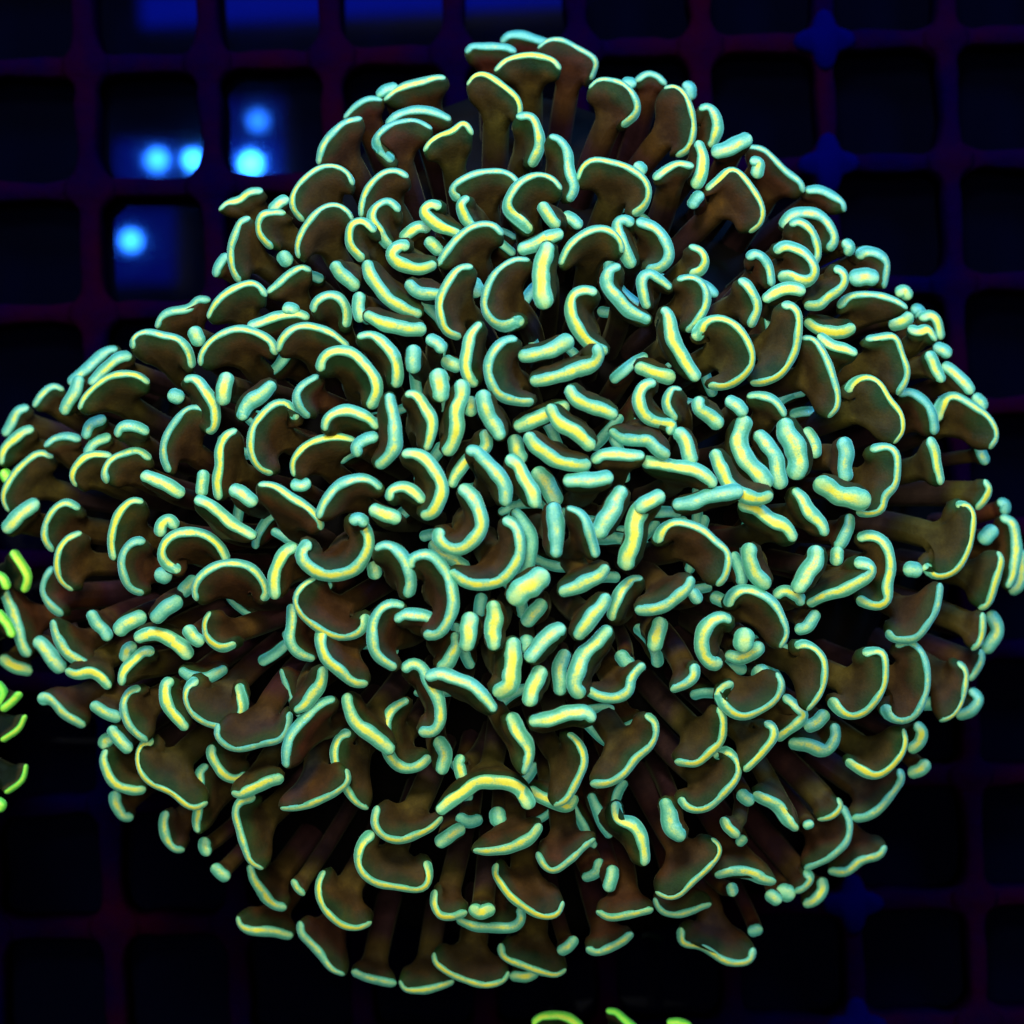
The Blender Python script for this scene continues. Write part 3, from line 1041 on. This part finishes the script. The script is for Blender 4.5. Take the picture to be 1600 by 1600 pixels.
def build_tentacle(P, B, w, lay, zfun, seed, centre=(0.0, 0.0)):
    g = np.random.default_rng(seed)
    K = 25
    mid2 = P.mean(0)
    z0 = zfun(*mid2) + lay * 0.0034 + g.uniform(-0.0006, 0.0006)
    px = (CAM_Z - z0) / FPX                      # metres per photo pixel at this height
    Q, arc = catmull(P, K)
    Q[1:-1] = smooth(Q, 2)[1:-1]
    c2 = Q[K // 2] * 0.6 + Q.mean(0) * 0.4
    dvec = B - c2
    d = np.linalg.norm(dvec)
    k = float(np.interp(d, [0, 40, 90], [1.9, 1.75, 1.0]))     # traced feet of upright tentacles sit under their fans
    dvec, B, d = dvec * k, c2 + dvec * k, d * k
    Ls = max(105.0, d * 1.08)
    drop = max(math.sqrt(max(Ls * Ls - d * d, 0)), 0.30 * d)
    # the lip follows the colony's slope: it sinks where it leans outward from its foot
    ax2 = dvec / max(d, 1e-6)
    lean = min(1.0, d / 90.0)
    rel = (Q - c2) @ ax2                          # + towards the foot
    sm = np.sqrt(rel ** 2 + 12.0 ** 2) - 12.0
    zz = z0 - sm * px * 0.20 * (1 - lean) - 0.5 * (sm + rel) * px * 0.22 * lean
    zz += px * 3.0 * min(1.0, arc / 80) ** 2 * np.sin(np.linspace(0, g.uniform(2, 6), K) + g.uniform(0, 6))
    L3 = np.array([unproj(q[0], q[1], z) for q, z in zip(Q, zz)])
    Cm = np.array(unproj(c2[0], c2[1], z0))
    foot = np.array(unproj(B[0], B[1], z0 - drop * px))
    axis = foot - Cm
    Lax = np.linalg.norm(axis)
    an = axis / Lax
    arcm = arc * px
    T = unit(smooth(np.gradient(L3, axis=0), 1))
    fd = min(Lax * 0.9, max(0.55 * arcm, 22 * px))
    focus = Cm + an * fd
    a = L3 - focus
    b = np.cross(T, a)
    m = K // 2
    b = unit(b)
    for i in list(range(m + 1, K)):
        if np.dot(b[i], b[i - 1]) < 0:
            b[i] = -b[i]
    for i in range(m - 1, -1, -1):
        if np.dot(b[i], b[i + 1]) < 0:
            b[i] = -b[i]
    b = unit(smooth(b, 4))
    b = unit(b - T * np.sum(b * T, 1, keepdims=True))
    n = np.cross(b, T)
    if np.dot(n[m], a[m]) < 0:
        n = -n
    # ---- lip
    ha = 0.5 * w * px
    hc = (0.58 - 0.14 * min(1.0, lean)) * ha
    am = min(1.0, arc / 90.0) ** 2
    wob = 1 + 0.05 * am * np.sin(np.linspace(0, arc / 14.0, K) + g.uniform(0, 6)) + 0.035 * am * np.sin(np.linspace(0, arc / 6.0, K) + g.uniform(0, 6))
    side = 0.06 * ha * np.sin(np.linspace(0, arc / 9.0, K) + g.uniform(0, 6))
    taper = 1 - 0.16 * am * np.abs(np.linspace(-1, 1, K)) ** 2 * g.uniform(0, 1.6)
    endbias = 1 + 0.12 * am * g.uniform(-1, 1) * np.linspace(-1, 1, K)
    # inset the line so that the rounded ends land on the traced ends
    rings = []
    prof = [(1.0, 0.0), (0.92, 0.40), (0.72, 0.70), (0.42, 0.91)]
    inset = min(0.8 * ha, 0.3 * arcm)
    s = np.linspace(0, arcm, K)
    ss = np.linspace(inset, arcm - inset, K)

    def at(A, s_):
        return np.array([np.interp(s_, s, A[:, k]) for k in range(3)])

    NA = 14
    th = np.linspace(0, 2 * math.pi, NA, endpoint=False)
    V, ridge, endf = [], [], []
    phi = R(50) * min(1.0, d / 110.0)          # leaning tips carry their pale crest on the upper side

    def ring(c, nn, bb, k, sc, off, ef):
        for t in th:
            V.append(c + nn * (hc * sc * math.cos(t)) + bb * (ha * sc * math.sin(t) * 1.0 + off * sc))
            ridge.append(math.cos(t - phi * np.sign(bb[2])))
            endf.append(ef)

    def frame(s_):
        c = at(L3, s_)
        nn = unit(at(n, s_))
        bb = unit(at(b, s_))
        tt = unit(at(T, s_))
        return c, nn, bb, tt

    caps = [0.97, 0.82, 0.55, 0.26]
    kk = wob * taper * endbias
    c, nn, bb, tt = frame(ss[0])
    for e in caps:
        ring(c - tt * ha * 0.95 * e * kk[0], nn, bb, 0, kk[0] * math.sqrt(1 - e * e) + 0.02, side[0], 0.25 * (1 - e))
    for i in range(K):
        c, nn, bb, tt = frame(ss[i])
        x = min(i, K - 1 - i) / (K - 1) * arcm / ha
        ring(c, nn, bb, i, kk[i], side[i], min(1.0, 0.28 + 0.6 * x))
    c, nn, bb, tt = frame(ss[-1])
    for e in caps[::-1]:
        ring(c + tt * ha * 0.95 * e * kk[-1], nn, bb, K - 1, kk[-1] * math.sqrt(1 - e * e) + 0.02, side[-1], 0.25 * (1 - e))
    NR = K + 8
    F = []
    for i in range(NR - 1):
        for j in range(NA):
            k2 = (j + 1) % NA
            F.append((i * NA + j, i * NA + k2, (i + 1) * NA + k2, (i + 1) * NA + j))
    F.append(tuple(range(NA - 1, -1, -1)))
    F.append(tuple(range((NR - 1) * NA, NR * NA)))
    lip = (np.array(V), F, np.array(ridge), np.array(endf))
    # ---- body: fan under the lip narrowing to a round stalk
    KB = 13
    sb = np.linspace(inset * 0.9, arcm - inset * 0.9, KB)
    LB = np.array([at(L3, q) for q in sb])
    TB = unit(np.array([at(T, q) for q in sb]))
    BB = unit(np.array([at(b, q) for q in sb]))
    tm = TB[KB // 2]
    bmv = BB[KB // 2]
    # straight line across the axis for the stalk
    tm = unit(tm - an * np.dot(tm, an))
    if not np.isfinite(tm).all() or np.linalg.norm(tm) < 0.5:
        tm = unit(np.cross(bmv, an))
    bst = unit(np.cross(an, tm))
    if np.dot(bst, bmv) < 0:
        bst = -bst
    Fd = np.clip(0.43 * arc, 17, 44) * px         # depth of the fan
    stalk_r = g.uniform(13.5, 17) * px * (0.75 if arc < 40 else 1.0)
    stalk_half = g.uniform(6, 9) * px * (0.5 if arc < 40 else 1.0)
    smin = stalk_half / (0.5 * arcm)
    qs = [0.0, 0.08, 0.18, 0.32, 0.48, 0.64, 0.8, 1.0, 1.2, 1.45, 1.75]
    # path: out of the lip along the axis, then bending down and inward into the flesh
    core = np.array([centre[0] + (foot[0] - centre[0]) * 0.70, centre[1] + (foot[1] - centre[1]) * 0.70, max(0.008, foot[2] - 0.024)])
    tb = np.linspace(0, 1, 60)[:, None]
    elbow = Cm + axis * 0.95
    PB = Cm * (1 - tb) ** 2 + elbow * 2 * tb * (1 - tb) + core * tb ** 2
    sB = np.r_[0, np.cumsum(np.linalg.norm(np.diff(PB, axis=0), axis=1))]
    TGB = unit(np.gradient(PB, axis=0))
    far = sB[-1] / Fd
    qs = [q for q in qs if q < far * 0.9] + [x for x in np.linspace(2.1, far, 9) if x > 1.75 or x == far]
    BV, down = [], []
    NE = 3
    bend = bst * g.uniform(-0.10, 0.10) * Lax
    for q in qs:
        t = min(1.0, q * Fd / sB[-1])
        tg = np.array([np.interp(q * Fd, sB, TGB[:, k]) for k in range(3)])
        tmq = unit(tm - tg * np.dot(tm, tg))
        bsq = unit(np.cross(tg, tmq))
        if np.dot(bsq, bst) < 0:
            bsq = -bsq
        e = np.clip((q - 0.15) / 1.35, 0, 1)
        e = e * e * (3 - 2 * e)
        sc = float(np.interp(q, [0, 0.14, 0.32, 0.55, 0.8, 1.05, 1.35], [1.0, 0.965, 0.85, 0.62, 0.37, 0.18, 0.0]))
        sc = max(sc, 0) + smin * np.interp(q, [0.3, 1.3], [0, 1])
        A = np.array([np.interp(q * Fd, sB, PB[:, k]) for k in range(3)]) + bend * math.sin(math.pi * t) * 0.5
        rel3 = LB - Cm
        flat = np.outer((sb - arcm / 2), tmq)
        sh = rel3 * (1 - e) + flat * e
        pts = A + sh * sc
        bt = unit(BB * (1 - e) + bsq * e)
        ttn = unit(TB * (1 - e) + tmq * e)
        h0 = 0.86 * ha
        h = h0 * (1 - e) + stalk_r * e
        h += ha * 0.42 * min(1.0, arc / 90) * math.exp(-((q - 0.45) / 0.3) ** 2)
        if t > 0.5:
            h *= 1 + 0.35 * (t - 0.5)
        row = []
        for i in range(KB):
            row.append(pts[i] + bt[i] * h)
        for k in range(1, NE + 1):
            an_ = math.pi * k / (NE + 1)
            row.append(pts[-1] + bt[-1] * h * math.cos(an_) + ttn[-1] * h * 0.95 * math.sin(an_))
        for i in range(KB - 1, -1, -1):
            row.append(pts[i] - bt[i] * h)
        for k in range(1, NE + 1):
            an_ = math.pi * k / (NE + 1)
            row.append(pts[0] - bt[0] * h * math.cos(an_) - ttn[0] * h * 0.95 * math.sin(an_))
        BV += row
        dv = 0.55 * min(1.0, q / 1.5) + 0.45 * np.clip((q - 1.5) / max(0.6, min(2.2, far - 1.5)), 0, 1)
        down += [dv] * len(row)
    nr = 2 * KB + 2 * NE
    BF = []
    for i in range(len(qs) - 1):
        for j in range(nr):
            k2 = (j + 1) % nr
            BF.append((i * nr + j, (i + 1) * nr + j, (i + 1) * nr + k2, i * nr + k2))
    BF.append(tuple(range(nr)))
    BF.append(tuple(range(len(qs) * nr - 1, (len(qs) - 1) * nr - 1, -1)))
    body = (np.array(BV), BF, np.array(down))
    vary = float(np.clip(g.normal(0.62 + 0.13 * lay, 0.2), 0, 1))
    return lip, body, vary, arc * w, foot


def add_tentacle(tn, parent, mt, ms, tip_name='tip'):
    lip, body, vary, size, foot = tn
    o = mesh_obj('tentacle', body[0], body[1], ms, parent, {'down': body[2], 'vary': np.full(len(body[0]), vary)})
    mesh_obj(tip_name, lip[0], lip[1], mt, o, {'ridge': lip[2], 'endfade': lip[3], 'vary': np.full(len(lip[0]), vary)})
    return o


def add_joined(tns, parent, mt, ms, name):
    V, F, fm = [], [], []
    at = {'ridge': [], 'endfade': [], 'vary': [], 'down': []}
    base = 0
    for lip, body, vary, size, foot in tns:
        for k, (vs, fs) in enumerate(((body[0], body[1]), (lip[0], lip[1]))):
            V.append(vs)
            F += [tuple(i + base for i in f) for f in fs]
            fm += [k] * len(fs)
            base += len(vs)
            nz = np.zeros(len(vs))
            at['vary'].append(np.full(len(vs), vary))
            at['down'].append(body[2] if k == 0 else nz)
            at['ridge'].append(lip[2] if k == 1 else nz)
            at['endfade'].append(lip[3] if k == 1 else nz)
    return mesh_obj(name, np.vstack(V), F, [ms, mt], parent, {k: np.concatenate(v) for k, v in at.items()}, fm)


coral = empty('hammer_coral', (0, 0, 0))
tag(coral, 'large hammer coral colony of brown tentacles with mint tips and yellow ridges', 'coral')
tr = parse(TRACES)
built = [build_tentacle(P, B, w, lay, dome, 100 + i) for i, (P, B, w, lay) in enumerate(tr)]
order = sorted(range(len(built)), key=lambda i: -built[i][3])
keep = set(order[:300])
for i, tn in enumerate(built):
    if i in keep:
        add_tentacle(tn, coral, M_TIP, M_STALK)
rest = [built[i] for i in range(len(built)) if i not in keep]

# undergrowth: shorter tentacles deep between the traced ones
under = []
gi = np.random.default_rng(5)
for k in range(100):
    a = gi.uniform(0, 2 * math.pi)
    r = 500 * math.sqrt(gi.uniform(0, 1))
    c = np.array([800 + r * math.cos(a), 800 + r * math.sin(a)])
    out = np.array([math.cos(a), math.sin(a)])
    tdir = gi.uniform(0, math.pi)
    tv = np.array([math.cos(tdir), math.sin(tdir)])
    nv = np.array([-tv[1], tv[0]])
    ln = gi.uniform(26, 48)
    cu = gi.uniform(-12, 12)
    P = np.array([c - tv * ln, c - tv * ln * 0.4 + nv * cu, c + tv * ln * 0.4 + nv * cu, c + tv * ln])
    B = c - out * r / 640 * gi.uniform(20, 90) + gi.uniform(-15, 15, 2)
    under.append(build_tentacle(P, B, gi.uniform(16, 20), 0, lambda u, v: dome(u, v) - 0.0085 - 0.004 * gi.uniform(0, 1), 900 + k))
under = [((a[0], a[1], a[2], a[3] * 0.15), b_, 0.15 * v_, s_, f_) for a, b_, v_, s_, f_ in under]
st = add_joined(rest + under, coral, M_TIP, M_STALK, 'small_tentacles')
st['kind'] = 'stuff'

# ---- fleshy mound the tentacles grow from, and the stony branches that carry it
OUT = [(-92, 745), (-60, 690), (-30, 700), (0, 770), (25, 790), (45, 785), (65, 780), (100, 755), (125, 760), (148, 745), (160, 790),
       (180, 800), (200, 690), (212, 610), (232, 640), (250, 700), (268, 745)]


def outline(a):
    d = (math.degrees(a) + 92) % 360 - 92
    return float(np.interp(d, [o[0] for o in OUT], [o[1] for o in OUT]))


V, F = [], []
NR, NA = 22, 72
for i in range(NR + 1):
    f = i / NR
    for j in range(NA):
        a = 2 * math.pi * j / NA
        r = (outline(a) - 85) * f
        u, v = 800 + r * math.cos(a), 800 + r * math.sin(a)
        z = dome(u, v) - 0.0195 - 0.004 * f ** 3 + 0.0012 * math.sin(u / 37) * math.sin(v / 41) + 0.0008 * math.sin(u / 17 + v / 23)
        V.append(unproj(u, v, max(z, 0.007)))
for i in range(NR):
    for j in range(NA):
        k = (j + 1) % NA
        F.append((i * NA + j, (i + 1) * NA + j, (i + 1) * NA + k, i * NA + k))
nb = len(V)
for j in range(NA):
    a = 2 * math.pi * j / NA
    V.append(unproj(800 + 0.7 * outline(a) * math.cos(a), 800 + 0.7 * outline(a) * math.sin(a), 0.006))
for j in range(NA):
    k = (j + 1) % NA
    F.append((NR * NA + j, nb + j, nb + k, NR * NA + k))
F.append(tuple(nb + j for j in range(NA))[::-1])
mesh_obj('polyp_flesh', V, F, M_FLESH, coral)
for (u, v, r) in ((800, 800, 90), (560, 700, 70), (1050, 720, 70), (700, 1060, 70), (1020, 1040, 70), (820, 520, 70)):
    V, F = [], []
    n = 18
    zs = [-0.001, 0.002, 0.008, 0.016, 0.024, 0.03]
    rs = [1.25, 1.05, 0.85, 0.8, 0.95, 1.1]
    b0 = unproj(800 + (u - 800) * 0.6, 800 + (v - 800) * 0.6, 0)
    b1 = unproj(u, v, 0.03)
    for z, k in zip(zs, rs):
        t = max(0, z / 0.03)
        c = b0 * (1 - t) + b1 * t
        for j in range(n):
            a = 2 * math.pi * j / n
            rr_ = r * CAM_Z / FPX * k * (1 + 0.10 * math.cos(7 * a + z * 300) + 0.05 * math.cos(11 * a))
            V.append((c[0] + rr_ * math.cos(a), c[1] + rr_ * math.sin(a), z))
    for i in range(len(zs) - 1):
        for j in range(n):
            k = (j + 1) % n
            F.append((i * n + j, i * n + k, (i + 1) * n + k, (i + 1) * n + j))
    F.append(tuple(reversed(range(n))))
    F.append(tuple(range((len(zs) - 1) * n, len(zs) * n)))
    mesh_obj('stony_branch', V, F, M_SKEL, coral)


# ------------------------------------------------------------------ neighbouring lime-green corals
def neighbour(txt, label, z, foot_px, spread, seed):
    root = empty('euphyllia_coral', tuple(unproj(*foot_px, 0)))
    root.name = 'lime_coral'
    tag(root, label, 'coral')
    inv = Vector(root.location)
    objs = []
    for i, (P, B, w, lay) in enumerate(parse(txt)):
        tn = build_tentacle(P, B, w * 0.8, lay, lambda u, v: z, seed + i, tuple(unproj(*foot_px, 0)[:2]))
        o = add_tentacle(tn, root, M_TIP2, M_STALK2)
        objs.append(o)
    c = unproj(*foot_px, 0)
    V, F = [], []
    n = 22
    zs = [-0.001, 0.004, z * 0.45, z * 0.7, z * 0.82]
    rs = [0.5, 0.45, 0.7, 0.95, 0.6]
    for zz, k in zip(zs, rs):
        for j in range(n):
            a = 2 * math.pi * j / n
            V.append((c[0] + spread[0] * k * math.cos(a), c[1] + spread[1] * k * math.sin(a), zz))
    for i in range(len(zs) - 1):
        for j in range(n):
            k = (j + 1) % n
            F.append((i * n + j, i * n + k, (i + 1) * n + k, (i + 1) * n + j))
    F.append(tuple(reversed(range(n))))
    F.append(tuple(range((len(zs) - 1) * n, len(zs) * n)))
    objs.append(mesh_obj('polyp_flesh', V, F, M_FLESH, root))
    for o in objs:
        for v in o.data.vertices:
            v.co -= inv
        for ch in o.children:
            for v in ch.data.vertices:
                v.co -= inv


neighbour(NEAR1, 'lime-green coral with a row of crescent tips beside the hammer coral', 0.028, (-110, 1080), (0.011, 0.024), 400)
neighbour(NEAR2, 'small lime-green coral with only three tips reaching into view', 0.022, (990, 1760), (0.020, 0.011), 500)
